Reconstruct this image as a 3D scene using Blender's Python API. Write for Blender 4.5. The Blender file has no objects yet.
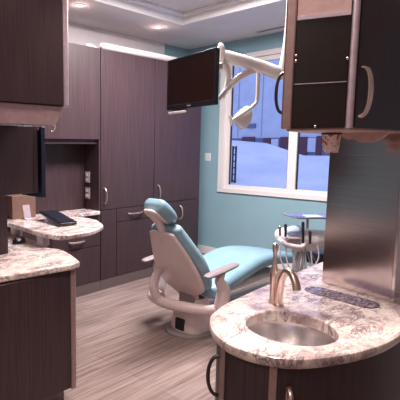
import bpy, bmesh, math, random
from mathutils import Vector, Matrix
random.seed(7)
S = bpy.context.scene
COL = S.collection
PI = math.pi

# ------------------------------------------------------------ camera, world, lights, exposure
cam = bpy.data.cameras.new('camera'); co = bpy.data.objects.new('camera', cam); COL.objects.link(co); S.camera = co
cam.sensor_fit = 'HORIZONTAL'; cam.sensor_width = 36.0; cam.lens = 36.0 * 450 / 400; cam.shift_x = 0.25
cam.clip_start = 0.02
co.location = (0, 0, 1.45)
yaw = math.radians(48.5); pitch = math.atan(54 / 450)
fwd = Vector((math.cos(yaw) * math.cos(pitch), math.sin(yaw) * math.cos(pitch), -math.sin(pitch)))
co.rotation_euler = fwd.to_track_quat('-Z', 'Y').to_euler()

w = bpy.data.worlds.new('world'); S.world = w; w.use_nodes = True
bgn = w.node_tree.nodes['Background']
bgn.inputs['Color'].default_value = (0.40, 0.48, 0.86, 1); bgn.inputs['Strength'].default_value = 1.05

def area(name, loc, size, sizey, power, col, rot=(0, 0, 0)):
    l = bpy.data.lights.new(name, 'AREA'); l.shape = 'RECTANGLE'; l.size = size; l.size_y = sizey
    l.energy = power; l.color = col
    o = bpy.data.objects.new(name, l); COL.objects.link(o); o.location = loc; o.rotation_euler = rot
    return o
WARM = (1.0, 0.86, 0.80)
area('added_panel_light', (2.95, 2.15, 2.80), 1.2, 0.6, 105, (1.0, 0.91, 0.91))  # fill lamps added above the chair and behind the viewer, unseen
area('added_panel_light', (-0.9, 0.6, 2.80), 1.1, 0.5, 26, WARM)
def added_downlight(loc, power, col, size=1.5, soft=0.06):
    l = bpy.data.lights.new('added_downlight', 'SPOT'); l.energy = power; l.color = col; l.spot_size = size; l.spot_blend = 0.6; l.shadow_soft_size = soft
    o = bpy.data.objects.new('added_downlight', l); COL.objects.link(o); o.location = loc
for xy, pw in (((1.42, 0.62), 125), ((1.05, 1.68), 27), ((1.75, 1.55), 45)): added_downlight((*xy, 2.83), pw, (1.0, 0.80, 0.72))  # spots added out of view to brighten the counters
S.view_settings.view_transform = 'Standard'; S.view_settings.look = 'None'
S.view_settings.gamma = 1; S.view_settings.use_curve_mapping = False
S.view_settings.exposure = 0.45

# ------------------------------------------------------------ materials
def mat(name, col, rough=0.5, metal=0.0, spec=0.5, **kw):
    m = bpy.data.materials.new(name); m.use_nodes = True
    b = m.node_tree.nodes['Principled BSDF']
    b.inputs['Base Color'].default_value = (*col, 1); b.inputs['Roughness'].default_value = rough
    b.inputs['Metallic'].default_value = metal; b.inputs['Specular IOR Level'].default_value = spec
    for k, v in kw.items():
        b.inputs[k].default_value = v
    # faint procedural variation
    nt = m.node_tree
    return m
def noisy(m, c1, c2, scale=(30, 30, 30), detail=3, lo=0.35, hi=0.65, bump=0.0, ttype='noise'):
    nt = m.node_tree; b = nt.nodes['Principled BSDF']
    tc = nt.nodes.new('ShaderNodeTexCoord'); mp = nt.nodes.new('ShaderNodeMapping'); mp.inputs['Scale'].default_value = scale
    nt.links.new(tc.outputs['Object'], mp.inputs['Vector'])
    n = nt.nodes.new('ShaderNodeTexNoise'); n.inputs['Scale'].default_value = 1; n.inputs['Detail'].default_value = detail
    nt.links.new(mp.outputs['Vector'], n.inputs['Vector'])
    r = nt.nodes.new('ShaderNodeValToRGB')
    r.color_ramp.elements[0].position = lo; r.color_ramp.elements[0].color = (*c1, 1)
    r.color_ramp.elements[1].position = hi; r.color_ramp.elements[1].color = (*c2, 1)
    nt.links.new(n.outputs['Fac'], r.inputs['Fac']); nt.links.new(r.outputs['Color'], b.inputs['Base Color'])
    if bump:
        bp = nt.nodes.new('ShaderNodeBump'); bp.inputs['Strength'].default_value = bump; bp.inputs['Distance'].default_value = 0.002
        nt.links.new(n.outputs['Fac'], bp.inputs['Height']); nt.links.new(bp.outputs['Normal'], b.inputs['Normal'])
    return r
def simple(name, col, rough=0.5, metal=0.0, var=0.08, scale=40, spec=0.5, **kw):
    m = mat(name, col, rough, metal, spec, **kw)
    noisy(m, tuple(c * (1 - var) for c in col), tuple(min(1, c * (1 + var)) for c in col), (scale,) * 3)
    return m

M = {}
M['wood'] = mat('dark_wood', (0.05, 0.03, 0.03), 0.45, 0, 0.42)
noisy(M['wood'], (0.036, 0.019, 0.022), (0.066, 0.038, 0.045), (160, 160, 3.0), 4, 0.3, 0.7)
M['wood_far'] = M['wood']
M['wood_trim'] = simple('trim_wood', (0.36, 0.24, 0.23), 0.35, 0.3)
M['kick'] = mat('kick_laminate', (0.16, 0.12, 0.12), 0.3, 0.25)
M['edge'] = simple('aluminium_edge', (0.56, 0.47, 0.53), 0.35, 0.25)
M['steel'] = mat('brushed_steel', (0.50, 0.42, 0.41), 0.18, 1.0)
noisy(M['steel'], (0.62, 0.53, 0.53), (0.80, 0.70, 0.70), (2, 2, 420), 2, 0.3, 0.7)
M['nickel'] = simple('brushed_nickel', (0.86, 0.68, 0.61), 0.30, 1.0)
M['chrome'] = simple('chrome', (0.75, 0.70, 0.70), 0.15, 1.0)
M['bronze'] = simple('dark_bronze', (0.10, 0.08, 0.09), 0.3, 0.9)
M['teal'] = mat('teal_paint', (0.20, 0.44, 0.48), 0.7)
noisy(M['teal'], (0.275, 0.455, 0.53), (0.29, 0.48, 0.555), (3, 3, 3))
M['white'] = simple('white_trim', (0.86, 0.82, 0.82), 0.45, var=0.01)
M['ceil'] = simple('ceiling_paint', (0.84, 0.80, 0.81), 0.8, var=0.02, scale=4)
M['ceil2'] = simple('ceiling_step_paint', (0.86, 0.85, 0.86), 0.7, var=0.02, scale=4)
M['taupe'] = simple('taupe_paint', (0.52, 0.42, 0.41), 0.7, var=0.02, scale=4)
M['bowl'] = simple('sink_steel', (0.82, 0.79, 0.79), 0.2, 1.0, var=.03)
M['shell'] = simple('chair_shell', (0.72, 0.60, 0.60), 0.3, var=0.02)
M['plastic'] = simple('white_plastic', (0.80, 0.76, 0.74), 0.3, var=0.02)
M['vinyl'] = simple('teal_vinyl', (0.235, 0.40, 0.48), 0.4, var=0.05, scale=12)
M['armpad'] = simple('grey_pad', (0.26, 0.22, 0.23), 0.5)
M['black'] = simple('black_plastic', (0.012, 0.012, 0.016), 0.35)
M['screen'] = simple('monitor_glass', (0.022, 0.008, 0.006), 0.25, var=0.02)
M['navy'] = simple('navy_laminate', (0.012, 0.016, 0.035), 0.35)
M['dark_mirror'] = simple('painted_mirror_dark', (0.012, 0.007, 0.006), 0.35, var=0.02, spec=.4)  # dark reflection colour for the mirror end panel
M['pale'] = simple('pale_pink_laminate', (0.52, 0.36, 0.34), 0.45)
M['rail'] = simple('light_rail_laminate', (0.38, 0.26, 0.275), 0.45)
M['tan'] = simple('reflected_tan', (0.20, 0.11, 0.08), 0.6)  # brown of the niche reflection
M['hose'] = simple('grey_hose', (0.36, 0.34, 0.37), 0.5)
M['paper'] = simple('blue_paper', (0.45, 0.58, 0.85), 0.8, var=0.2, scale=60)
M['snow'] = mat('snow', (0.82, 0.84, 0.88), 0.8); noisy(M['snow'], (0.72, 0.75, 0.82), (0.9, 0.9, 0.92), (1.2, 1.2, 1.2), 5)
M['siding'] = simple('pale_siding', (0.66, 0.68, 0.74), 0.7, var=0.05, scale=2)
M['reddoor'] = simple('red_brown_panel', (0.13, 0.05, 0.06), 0.6)
M['greyblue'] = simple('slate_panel', (0.16, 0.20, 0.30), 0.7)
M['pipe'] = simple('pipe_paint', (0.42, 0.45, 0.54), 0.6)
M['lens'] = mat('light_lens', (1, 1, 1), 0.5)
def emis(name, col, s):
    m = bpy.data.materials.new(name); m.use_nodes = True; b = m.node_tree.nodes['Principled BSDF']
    b.inputs['Base Color'].default_value = (*col, 1); b.inputs['Emission Color'].default_value = (*col, 1); b.inputs['Emission Strength'].default_value = s
    return m
M['lamp_glow'] = emis('lamp_glow', (1, 0.82, 0.66), 6.0)
M['fill_panel_glow'] = emis('fill_panel_glow', (1, 0.88, 0.82), 2.5)
def glassmat():
    m = bpy.data.materials.new('window_glass'); m.use_nodes = True; nt = m.node_tree
    for n in list(nt.nodes): nt.nodes.remove(n)
    o = nt.nodes.new('ShaderNodeOutputMaterial'); t = nt.nodes.new('ShaderNodeBsdfTransparent'); g = nt.nodes.new('ShaderNodeBsdfGlossy')
    t.inputs['Color'].default_value = (0.93, 0.95, 1, 1); g.inputs['Roughness'].default_value = 0.03
    fr = nt.nodes.new('ShaderNodeFresnel'); fr.inputs['IOR'].default_value = 1.18
    mx = nt.nodes.new('ShaderNodeMixShader'); nt.links.new(fr.outputs[0], mx.inputs[0]); nt.links.new(t.outputs[0], mx.inputs[1]); nt.links.new(g.outputs[0], mx.inputs[2])
    nt.links.new(mx.outputs[0], o.inputs[0]); return m
M['glass'] = glassmat()

def granite(name, dark=False):
    m = bpy.data.materials.new(name); m.use_nodes = True; nt = m.node_tree; b = nt.nodes['Principled BSDF']
    b.inputs['Roughness'].default_value = 0.16
    L = nt.links; tc = nt.nodes.new('ShaderNodeTexCoord')
    def noise(scale, detail, rough, dist=0.0, st=(1, 1, 1), rot=0.0):
        mp = nt.nodes.new('ShaderNodeMapping'); mp.inputs['Scale'].default_value = st; mp.inputs['Rotation'].default_value = (0, 0, rot)
        L.new(tc.outputs['Object'], mp.inputs['Vector'])
        n = nt.nodes.new('ShaderNodeTexNoise'); n.inputs['Scale'].default_value = scale; n.inputs['Detail'].default_value = detail
        n.inputs['Roughness'].default_value = rough; n.inputs['Distortion'].default_value = dist
        L.new(mp.outputs['Vector'], n.inputs['Vector']); return n
    def ramp(n, stops):
        r = nt.nodes.new('ShaderNodeValToRGB'); e = r.color_ramp.elements
        while len(e) < len(stops): e.new(0.5)
        for i, (p, c) in enumerate(stops): e[i].position = p; e[i].color = (*c, 1)
        L.new(n.outputs['Fac'], r.inputs['Fac']); return r
    def mix(f, a, c, mode='MIX'):
        x = nt.nodes.new('ShaderNodeMix'); x.data_type = 'RGBA'; x.blend_type = mode
        L.new(f, x.inputs['Factor']) if not isinstance(f, float) else setattr(x.inputs['Factor'], 'default_value', f)
        L.new(a, x.inputs[6]); L.new(c, x.inputs[7]); return x.outputs[2]
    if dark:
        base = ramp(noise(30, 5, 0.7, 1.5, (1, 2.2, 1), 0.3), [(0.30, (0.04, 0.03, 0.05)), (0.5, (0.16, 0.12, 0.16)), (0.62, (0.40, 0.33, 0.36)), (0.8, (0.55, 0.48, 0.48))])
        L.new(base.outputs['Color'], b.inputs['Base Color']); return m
    base = ramp(noise(10, 7, 0.68, 0.3), [(0.30, (0.30, 0.22, 0.23)), (0.42, (0.56, 0.44, 0.42)), (0.52, (0.78, 0.67, 0.61)), (0.70, (0.86, 0.78, 0.72))])
    vein = ramp(noise(8, 9, 0.74, 0.5, (1, 2.4, 1), 0.6), [(0.455, (0, 0, 0)), (0.49, (0.9, 0.9, 0.9)), (0.505, (0.9, 0.9, 0.9)), (0.54, (0, 0, 0))])
    patch = ramp(noise(6, 4, 0.6, 0.2, (1, 1.6, 1), 0.6), [(0.40, (0.15, 0.15, 0.15)), (0.58, (1, 1, 1))])
    mulv = mix(1.0, vein.outputs['Color'], patch.outputs['Color'], 'MULTIPLY')
    vc = nt.nodes.new('ShaderNodeRGB'); vc.outputs[0].default_value = (0.13, 0.095, 0.13, 1)
    c1 = mix(mulv, base.outputs['Color'], vc.outputs[0])
    spk = ramp(noise(95, 3, 0.7), [(0.60, (0, 0, 0)), (0.70, (0.6, 0.6, 0.6))])
    sc = nt.nodes.new('ShaderNodeRGB'); sc.outputs[0].default_value = (0.26, 0.16, 0.16, 1)
    c2 = mix(spk.outputs['Color'], c1, sc.outputs[0])
    L.new(c2, b.inputs['Base Color']); return m
M['granite'] = granite('granite'); M['granite_dark'] = granite('granite_dark', True)

def floor_mat():
    m = bpy.data.materials.new('floor_planks'); m.use_nodes = True; nt = m.node_tree; b = nt.nodes['Principled BSDF']; L = nt.links
    b.inputs['Roughness'].default_value = 0.38
    tc = nt.nodes.new('ShaderNodeTexCoord')
    br = nt.nodes.new('ShaderNodeTexBrick'); br.offset = 0.37
    for k, v in dict([('Scale', 1.0), ('Mortar Size', 0.0015), ('Brick Width', 1.2), ('Row Height', 0.15), ('Bias', 0.0)]).items(): br.inputs[k].default_value = v
    br.inputs['Color1'].default_value = (0.88, 0.88, 0.88, 1); br.inputs['Color2'].default_value = (1.1, 1.1, 1.1, 1); br.inputs['Mortar'].default_value = (0.55, 0.5, 0.5, 1)
    L.new(tc.outputs['Object'], br.inputs['Vector'])
    mp = nt.nodes.new('ShaderNodeMapping'); mp.inputs['Scale'].default_value = (1.6, 42, 1); L.new(tc.outputs['Object'], mp.inputs['Vector'])
    n = nt.nodes.new('ShaderNodeTexNoise'); n.inputs['Scale'].default_value = 1; n.inputs['Detail'].default_value = 5; n.inputs['Roughness'].default_value = 0.65
    L.new(mp.outputs['Vector'], n.inputs['Vector'])
    r = nt.nodes.new('ShaderNodeValToRGB'); e = r.color_ramp.elements
    e[0].position = 0.30; e[0].color = (0.135, 0.092, 0.082, 1); e[1].position = 0.66; e[1].color = (0.355, 0.28, 0.255, 1)
    L.new(n.outputs['Fac'], r.inputs['Fac'])
    x = nt.nodes.new('ShaderNodeMix'); x.data_type = 'RGBA'; x.blend_type = 'MULTIPLY'; x.inputs['Factor'].default_value = 1
    L.new(r.outputs['Color'], x.inputs[6]); L.new(br.outputs['Color'], x.inputs[7]); L.new(x.outputs[2], b.inputs['Base Color'])
    return m
M['floor'] = floor_mat()

def cup_mat():
    m = simple('floral_paper', (0.75, 0.62, 0.58), 0.6)
    r = noisy(m, (0.62, 0.06, 0.07), (0.80, 0.68, 0.64), (48, 48, 48), 2, 0.43, 0.48)
    e = r.color_ramp.elements.new(0.60); e.color = (0.78, 0.66, 0.62, 1)
    e = r.color_ramp.elements.new(0.64); e.color = (0.28, 0.38, 0.25, 1)
    return m
M['cup'] = cup_mat()

# ------------------------------------------------------------ mesh helpers
def NB(): return bmesh.new()
def link(name, bm, m, parent=None, smooth=False, bevel=0.0, seg=2, sub=0, autosmooth=None):
    bmesh.ops.recalc_face_normals(bm, faces=bm.faces[:])
    me = bpy.data.meshes.new(name); bm.to_mesh(me); bm.free()
    for mm in (m if isinstance(m, (list, tuple)) else [m]): me.materials.append(mm)
    o = bpy.data.objects.new(name, me); COL.objects.link(o)
    if bevel:
        md = o.modifiers.new('bevel', 'BEVEL'); md.width = bevel; md.segments = seg; md.limit_method = 'ANGLE'; md.angle_limit = 0.6
    if sub:
        md = o.modifiers.new('sub', 'SUBSURF'); md.levels = sub; md.render_levels = sub
    if smooth or bevel:
        for p in me.polygons: p.use_smooth = True
        if not sub:
            try:
                me.set_sharp_from_angle(angle=0.6)
            except Exception: pass
    if parent is not None:
        o.parent = parent
        o.matrix_parent_inverse = Matrix.Identity(4)
        o.location = -Vector(parent.get('_abs', (0, 0, 0)))
    return o
def thing(name, label, cat, loc, group=None):
    o = bpy.data.objects.new(name, None); COL.objects.link(o); o.location = loc
    o.empty_display_size = 0.05
    o['_abs'] = tuple(loc)
    o['label'] = label; o['category'] = cat
    if group: o['group'] = group
    return o
def tag(o, label, cat, group=None):
    o['label'] = label; o['category'] = cat
    if group: o['group'] = group
    return o
def structure(o): o['kind'] = 'structure'; return o
def box(bm, x0, x1, y0, y1, z0, z1, mtx=None, mi=0):
    vs = [bm.verts.new(v) for v in [(x0, y0, z0), (x1, y0, z0), (x1, y1, z0), (x0, y1, z0), (x0, y0, z1), (x1, y0, z1), (x1, y1, z1), (x0, y1, z1)]]
    if mtx is not None:
        for v in vs: v.co = mtx @ v.co
    for f in [(0, 3, 2, 1), (4, 5, 6, 7), (0, 1, 5, 4), (1, 2, 6, 5), (2, 3, 7, 6), (3, 0, 4, 7)]:
        ff = bm.faces.new([vs[i] for i in f]); ff.material_index = mi
    return bm
def bx(*a, **k): return box(NB(), *a, **k)
def rings(bm, rs, cap=True, closed=False):
    vv = [[bm.verts.new(p) for p in r] for r in rs]; n = len(rs[0])
    pairs = list(zip(vv, vv[1:])) + ([(vv[-1], vv[0])] if closed else [])
    for a, b in pairs:
        for i in range(n): bm.faces.new([a[i], a[(i + 1) % n], b[(i + 1) % n], b[i]])
    if cap and not closed:
        bm.faces.new(vv[0][::-1]); bm.faces.new(vv[-1])
    return bm
def catmull(pts, n=6, closed=False):
    P = [Vector(p) for p in pts]; out = []
    N = len(P); rng = range(N) if closed else range(N - 1)
    for i in rng:
        if closed: a, b, c, d = P[i - 1], P[i], P[(i + 1) % N], P[(i + 2) % N]
        else: a, b, c, d = P[max(i - 1, 0)], P[i], P[i + 1], P[min(i + 2, N - 1)]
        for k in range(n):
            t = k / n
            out.append(0.5 * ((2 * b) + (c - a) * t + (2 * a - 5 * b + 4 * c - d) * t * t + (3 * b - a - 3 * c + d) * t ** 3))
    if not closed: out.append(P[-1])
    return out
def tube(bm, pts, r, n=12, smooth=0, flat=1.0, up=None):
    """r: number or list per control point; flat squashes along up."""
    rr = r if isinstance(r, (list, tuple)) else [r] * len(pts)
    if smooth:
        P4 = catmull([Vector((*p, q, )) if False else Vector(p) for p in pts], smooth)
        R = []
        for i in range(len(pts) - 1):
            for k in range(smooth): R.append(rr[i] + (rr[i + 1] - rr[i]) * k / smooth)
        R.append(rr[-1]); pts = P4; rr = R
    pts = [Vector(p) for p in pts]; rs = []; prev = None
    for i, p in enumerate(pts):
        t = (pts[min(i + 1, len(pts) - 1)] - pts[max(i - 1, 0)]).normalized()
        if prev is None:
            u = Vector(up) if up else (Vector((0, 0, 1)) if abs(t.z) < 0.9 else Vector((1, 0, 0)))
        else: u = prev
        u = (u - t * u.dot(t)).normalized(); prev = u; v = t.cross(u)
        rs.append([p + (u * math.cos(a) * flat + v * math.sin(a)) * rr[i] for a in [2 * PI * k / n for k in range(n)]])
    return rings(bm, rs)
def lathe(bm, c, prof, n=32, sx=1, sy=1):
    c = Vector(c); rs = []
    for r, z in prof: rs.append([c + Vector((max(r, 1e-4) * sx * math.cos(2 * PI * k / n), max(r, 1e-4) * sy * math.sin(2 * PI * k / n), z)) for k in range(n)])
    return rings(bm, rs)
def prism(bm, outline, z0, z1):
    return rings(bm, [[Vector((x, y, z0)) for x, y in outline], [Vector((x, y, z1)) for x, y in outline]])
def rrect(hw, ht, n=5, e=0.35):
    out = []; r = min(hw, ht) * 0.95
    for cx, cy, a0 in ((hw - r, ht - r, 0), (-(hw - r), ht - r, PI / 2), (-(hw - r), -(ht - r), PI), (hw - r, -(ht - r), 1.5 * PI)):
        for k in range(n + 1):
            a = a0 + k / n * PI / 2; out.append((cx + r * math.cos(a), cy + r * math.sin(a)))
    return out
def bar_handle(name, parent, p0, p1, nrm, m, r=0.006, out=0.028, flat=1.0):
    """arched pull between p0 and p1, standing out along nrm."""
    p0 = Vector(p0); p1 = Vector(p1); nrm = Vector(nrm).normalized(); d = p1 - p0
    pts = [p0, p0 + d * 0.06 + nrm * out * 0.6, p0 + d * 0.25 + nrm * out, p0 + d * 0.5 + nrm * out * 1.12, p0 + d * 0.75 + nrm * out, p1 - d * 0.06 + nrm * out * 0.6, p1]
    return link(name, tube(NB(), pts, [r * 1.2, r, r, r * 1.1, r, r, r * 1.2], 10, 4, flat, up=nrm), m, parent, smooth=True)

# ------------------------------------------------------------ the setting
XW = 5.05; YB = 3.90; ZC = 2.74; X0 = -1.8; Y0 = -1.6
bm = bx(X0 - .2, XW + .15, Y0 - .2, YB + .15, -0.1, 0); structure(link('floor', bm, M['floor']))
tx0, tx1, ty0, ty1 = -1.2, 4.0, -0.9, 3.19; ZT = 2.85
bm = NB()
box(bm, X0 - .2, tx0, Y0 - .2, YB + .15, ZC, ZC + .3); box(bm, tx1, XW + .15, Y0 - .2, YB + .15, ZC, ZC + .3)
box(bm, tx0, tx1, Y0 - .2, ty0, ZC, ZC + .3); box(bm, tx0, tx1, ty1, YB + .15, ZC, ZC + .3)
box(bm, tx0, tx1, ty0, ty1, ZT, ZC + .3)
structure(link('ceiling', bm, M['ceil']))
bm = NB(); t = 0.012
box(bm, tx0, tx1, ty1 - t, ty1, ZC, ZT); box(bm, tx1 - t, tx1, ty0, ty1 - t, ZC, ZT)
box(bm, tx0, tx1, ty0, ty0 + t, ZC, ZT); box(bm, tx0, tx0 + t, ty0 + t, ty1 - t, ZC, ZT)
structure(link('trim_1', bm, M['ceil2']))
bm = NB(); g = 0.05
box(bm, tx0 + t, tx1 - t, ty1 - t - g, ty1 - t, ZT - .035, ZT); box(bm, tx1 - t - g, tx1 - t, ty0 + t, ty1 - t - g, ZT - .035, ZT)
structure(link('trim_2', bm, M['ceil2'], bevel=0.01))
structure(link('wall_back', bx(X0 - .2, XW + .15, YB, YB + .15, 0, ZC), M['teal']))
structure(link('trim_3', bx(X0, 4.53, YB - .02, YB, 2.38, ZC), M['ceil']))
structure(link('wall_left', bx(X0 - .15, X0, Y0, YB, 0, ZC), M['taupe']))
structure(link('wall_front', bx(X0 - .2, XW + .15, Y0 - .15, Y0, 0, ZC), M['taupe']))
wy0, wy1, wz0, wz1 = 1.05, 3.31, 0.90, 2.50    # opening
bm = NB()
box(bm, XW, XW + .15, Y0, wy0, 0, ZC); box(bm, XW, XW + .15, wy1, YB, 0, ZC)
box(bm, XW, XW + .15, wy0, wy1, 0, wz0); box(bm, XW, XW + .15, wy0, wy1, wz1, ZC)
structure(link('wall_right', bm, M['teal']))
structure(link('baseboard_right', bx(XW - .015, XW, Y0, YB, 0, .10), M['white'], bevel=0.004))
structure(link('baseboard_back', bx(4.52, XW - .015, YB - .015, YB, 0, .10), M['white'], bevel=0.004))
win = bpy.data.objects.new('window_1', None); COL.objects.link(win); win.location = (XW, 2.2, wz0); win['_abs'] = (XW, 2.2, wz0); structure(win)
bm = NB()
oz0, oz1, oy0, oy1 = 0.855, 2.56, 0.98, 3.375
box(bm, XW - .022, XW, oy0, oy1, oz0, wz0 + .012); box(bm, XW - .022, XW, oy0, oy1, wz1, oz1)
box(bm, XW - .022, XW, wy1 - .02, oy1, wz0 + .012, wz1); box(bm, XW - .022, XW, oy0, wy0, wz0 + .012, wz1)
link('casing', bm, M['white'], win, bevel=0.004)
bm = NB(); fw = 0.055
box(bm, XW + .005, XW + .07, wy0, wy1, wz0, wz0 + fw); box(bm, XW + .005, XW + .07, wy0, wy1, wz1 - fw, wz1)
for a, b in ((wy1 - .075, wy1), (2.36, 2.46), (1.40, 1.50), (wy0, wy0 + fw)): box(bm, XW + .005, XW + .07, a, b, wz0 + fw, wz1 - fw)
link('window_frame', bm, M['white'], win, bevel=0.004)
for a, b in ((2.46, wy1 - .075), (1.50, 2.36)):
    link('pane', bx(XW + .035, XW + .041, a, b, wz0 + fw, wz1 - fw), M['glass'], win)
    bm = NB(); q = .012
    box(bm, XW + .028, XW + .048, a, a + q, wz0 + fw, wz1 - fw); box(bm, XW + .028, XW + .048, b - q, b, wz0 + fw, wz1 - fw)
    link('gasket', bm, M['black'], win)

# outside: snowy lot
def snow_field():
    bm = NB(); nx, ny = 40, 60; V = []
    for i in range(nx + 1):
        row = []
        for j in range(ny + 1):
            x = 5.6 + (i / nx) ** 1.6 * 60; y = -15 + j / ny * 60
            d = x - 5.6
            z = 0.35
            px = 11.0
            bank = math.exp(-((x - px) / 2.2) ** 2)
            top = 0.98 + 0.34 * math.exp(-((y - 6.7) / 0.8) ** 2) - 0.12 * math.exp(-((y - 3.6) / 1.2) ** 2) + 0.05 * math.sin(y * 2.3) + .03 * math.sin(y * 5.1 + x)
            z += bank * top + 0.02 * math.sin(x * 3 + y * 2)
            row.append(bm.verts.new((x, y, z)))
        V.append(row)
    for i in range(nx):
        for j in range(ny): bm.faces.new([V[i][j], V[i + 1][j], V[i + 1][j + 1], V[i][j + 1]])
    return bm
o = link('snow_ground', snow_field(), M['snow'], smooth=True); structure(o)

# ------------------------------------------------------------ ceiling lights
for i, (x, y) in enumerate(((2.73, 3.37), (3.86, 3.40))):
    r = thing('recessed_light', ['small recessed ceiling spot nearer the left upper cabinet', 'small recessed ceiling spot nearer the tray ceiling corner and monitor'][i], 'ceiling light', (x, y, ZC), 'recessed ceiling spots')
    link('trim_ring', lathe(NB(), (x, y, ZC), [(0.026, 0.0), (0.045, -.001), (0.047, -.004), (0.030, -.007), (0.026, 0)], 24), M['white'], r, smooth=True)
    link('bulb', lathe(NB(), (x, y, ZC), [(0.0001, -.001), (0.027, -.001), (0.024, -.005), (0.0001, -.006)], 20), M['lamp_glow'], r, smooth=True)
    l = bpy.data.lights.new('spot', 'SPOT'); l.energy = 5; l.color = (1, 0.72, 0.58); l.spot_size = 2.3; l.spot_blend = 0.8; l.shadow_soft_size = 0.03
    lo = bpy.data.objects.new('spot', l); COL.objects.link(lo); lo.location = (x, y, ZC - .012)
    l = bpy.data.lights.new('spill', 'POINT'); l.energy = 0.35; l.color = (1, 0.72, 0.62); l.shadow_soft_size = 0.02
    lo = bpy.data.objects.new('spill', l); COL.objects.link(lo); lo.location = (x, y, ZC - .06)
for i, (x, y) in enumerate(((2.95, 2.15), (-0.9, 0.6))):  # added panels housing the unseen fill lamps
    r = thing('added_light_panel', ['added unseen light panel above the dental chair', 'added fill light panel behind the viewer'][i], 'ceiling light', (x, y, ZT), 'added fill light panels')
    link('frame', bx(x - .6, x + .6, y - .3, y + .3, ZT - .02, ZT), M['white'], r)
    link('diffuser', bx(x - .57, x + .57, y - .27, y + .27, ZT - .026, ZT - .02), M['fill_panel_glow'], r)
for i, (x, y) in enumerate(((1.42, .62), (1.05, 1.68), (1.75, 1.55))):  # added fixtures for the unseen counter spots
    r = thing('recessed_light', ['added unseen ceiling spot above the island sink', 'added unseen ceiling spot above the near left counter', 'added unseen ceiling spot between the left counter and the island'][i], 'ceiling light', (x, y, ZT), 'added spots in the ceiling tray')
    link('trim_ring', lathe(NB(), (x, y, ZT), [(0.036, 0.0), (0.06, -.001), (0.062, -.004), (0.040, -.007), (0.036, 0)], 24), M['white'], r, smooth=True)
    link('bulb', lathe(NB(), (x, y, ZT), [(0.0001, -.001), (0.037, -.001), (0.034, -.005), (0.0001, -.006)], 20), M['lamp_glow'], r, smooth=True)
# ceiling slot vent
r = thing('slot_vent', 'thin linear ceiling air vent in front of the window', 'vent', (4.86, 2.6, ZC))
link('frame', bx(4.84, 4.885, 2.30, 2.80, ZC - .006, ZC), M['edge'], r); link('slot', bx(4.855, 4.870, 2.32, 2.78, ZC - .008, ZC - .006), M['black'], r)

# wall switch
r = thing('light_switch', 'white double light switch plate on the teal wall left of the window', 'switch', (XW, 3.545, 1.30))
link('plate', bx(XW - .006, XW, 3.50, 3.59, 1.255, 1.355), M['white'], r, bevel=.003)
for y in (3.523, 3.567): link('rocker', bx(XW - .010, XW - .006, y - .013, y + .013, 1.275, 1.335), M['plastic'], r, bevel=.002)

# ------------------------------------------------------------ far cabinet wall
YF = 3.29; YK = 3.87; G = 0.0035
def door(parent, x0, x1, z0, z1, y=YF, m=None, name='door', th=.02):
    return link(name, bx(x0 + G, x1 - G, y, y + th, z0 + G, z1 - G), m or M['wood'], parent, bevel=.002)
# niche unit
r = thing('niche_cabinet', 'built-in dark wood cabinet with an open counter niche, left in the far wall', 'cabinet', (2.4, 3.6, 0))
bm = NB()
xa, xb = 1.2, 2.918
box(bm, xa, xb, YF + .02, YK, 1.51, 2.37)              # upper block
box(bm, xb - .02, xb, YF + .002, YK, .82, 1.51); box(bm, xa, xa + .02, YF + .002, YK, .82, 1.51)
box(bm, xa + .02, xb - .02, 3.52, YK, .82, 1.51)           # niche back
box(bm, xa, xb, YF + .02, YK, .11, .78)
link('body', bm, M['wood'], r)
for a, b in ((1.2, 2.05), (2.05, xb)): door(r, a, b, 1.51, 2.37)
link('shelf_lip', bx(xa + .02, xb - .02, YF + .03, YF + .05, 1.47, 1.51), M['wood'], r)
for a, b in ((1.2, 1.76), (1.76, 2.32), (2.32, xb)):
    dr = door(r, a, b, .47, .775, name='drawer')
    dn = door(r, a, b, .11, .47)
    mx = (a + b) / 2
    bar_handle('handle', dr, (mx - .095, YF, .545), (mx + .085, YF, .545), (0, -1, 0), M['nickel'], .009, .03)
link('toe_kick', bx(xa, xb, YF + .006, YF + .03, 0, .11), M['kick'], r)
o = link('countertop', prism(NB(), [(1.22, YF - .03), (2.885, YF - .03), (2.897, YF - .018), (2.897, 3.518), (1.22, 3.518)], .782, .818), M['granite'], bevel=.006)
tag(o, 'speckled granite counter set into the wood niche of the far cabinet wall', 'countertop')
for i, z in enumerate((1.14, 0.98)):
    u = thing('wall_outlet', ['upper of the two small silver outlets on the niche side panel', 'lower of the two small silver outlets on the niche side panel'][i], 'outlet', (2.897, 3.46, z), 'outlets inside the niche')
    link('plate', bx(2.890, 2.898, 3.425, 3.495, z - .055, z + .055), M['edge'], u, bevel=.002)
    for dz in (-.024, .024): link('socket', bx(2.886, 2.890, 3.442, 3.478, z + dz - .014, z + dz + .014), M['white'], u, bevel=.002)
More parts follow.
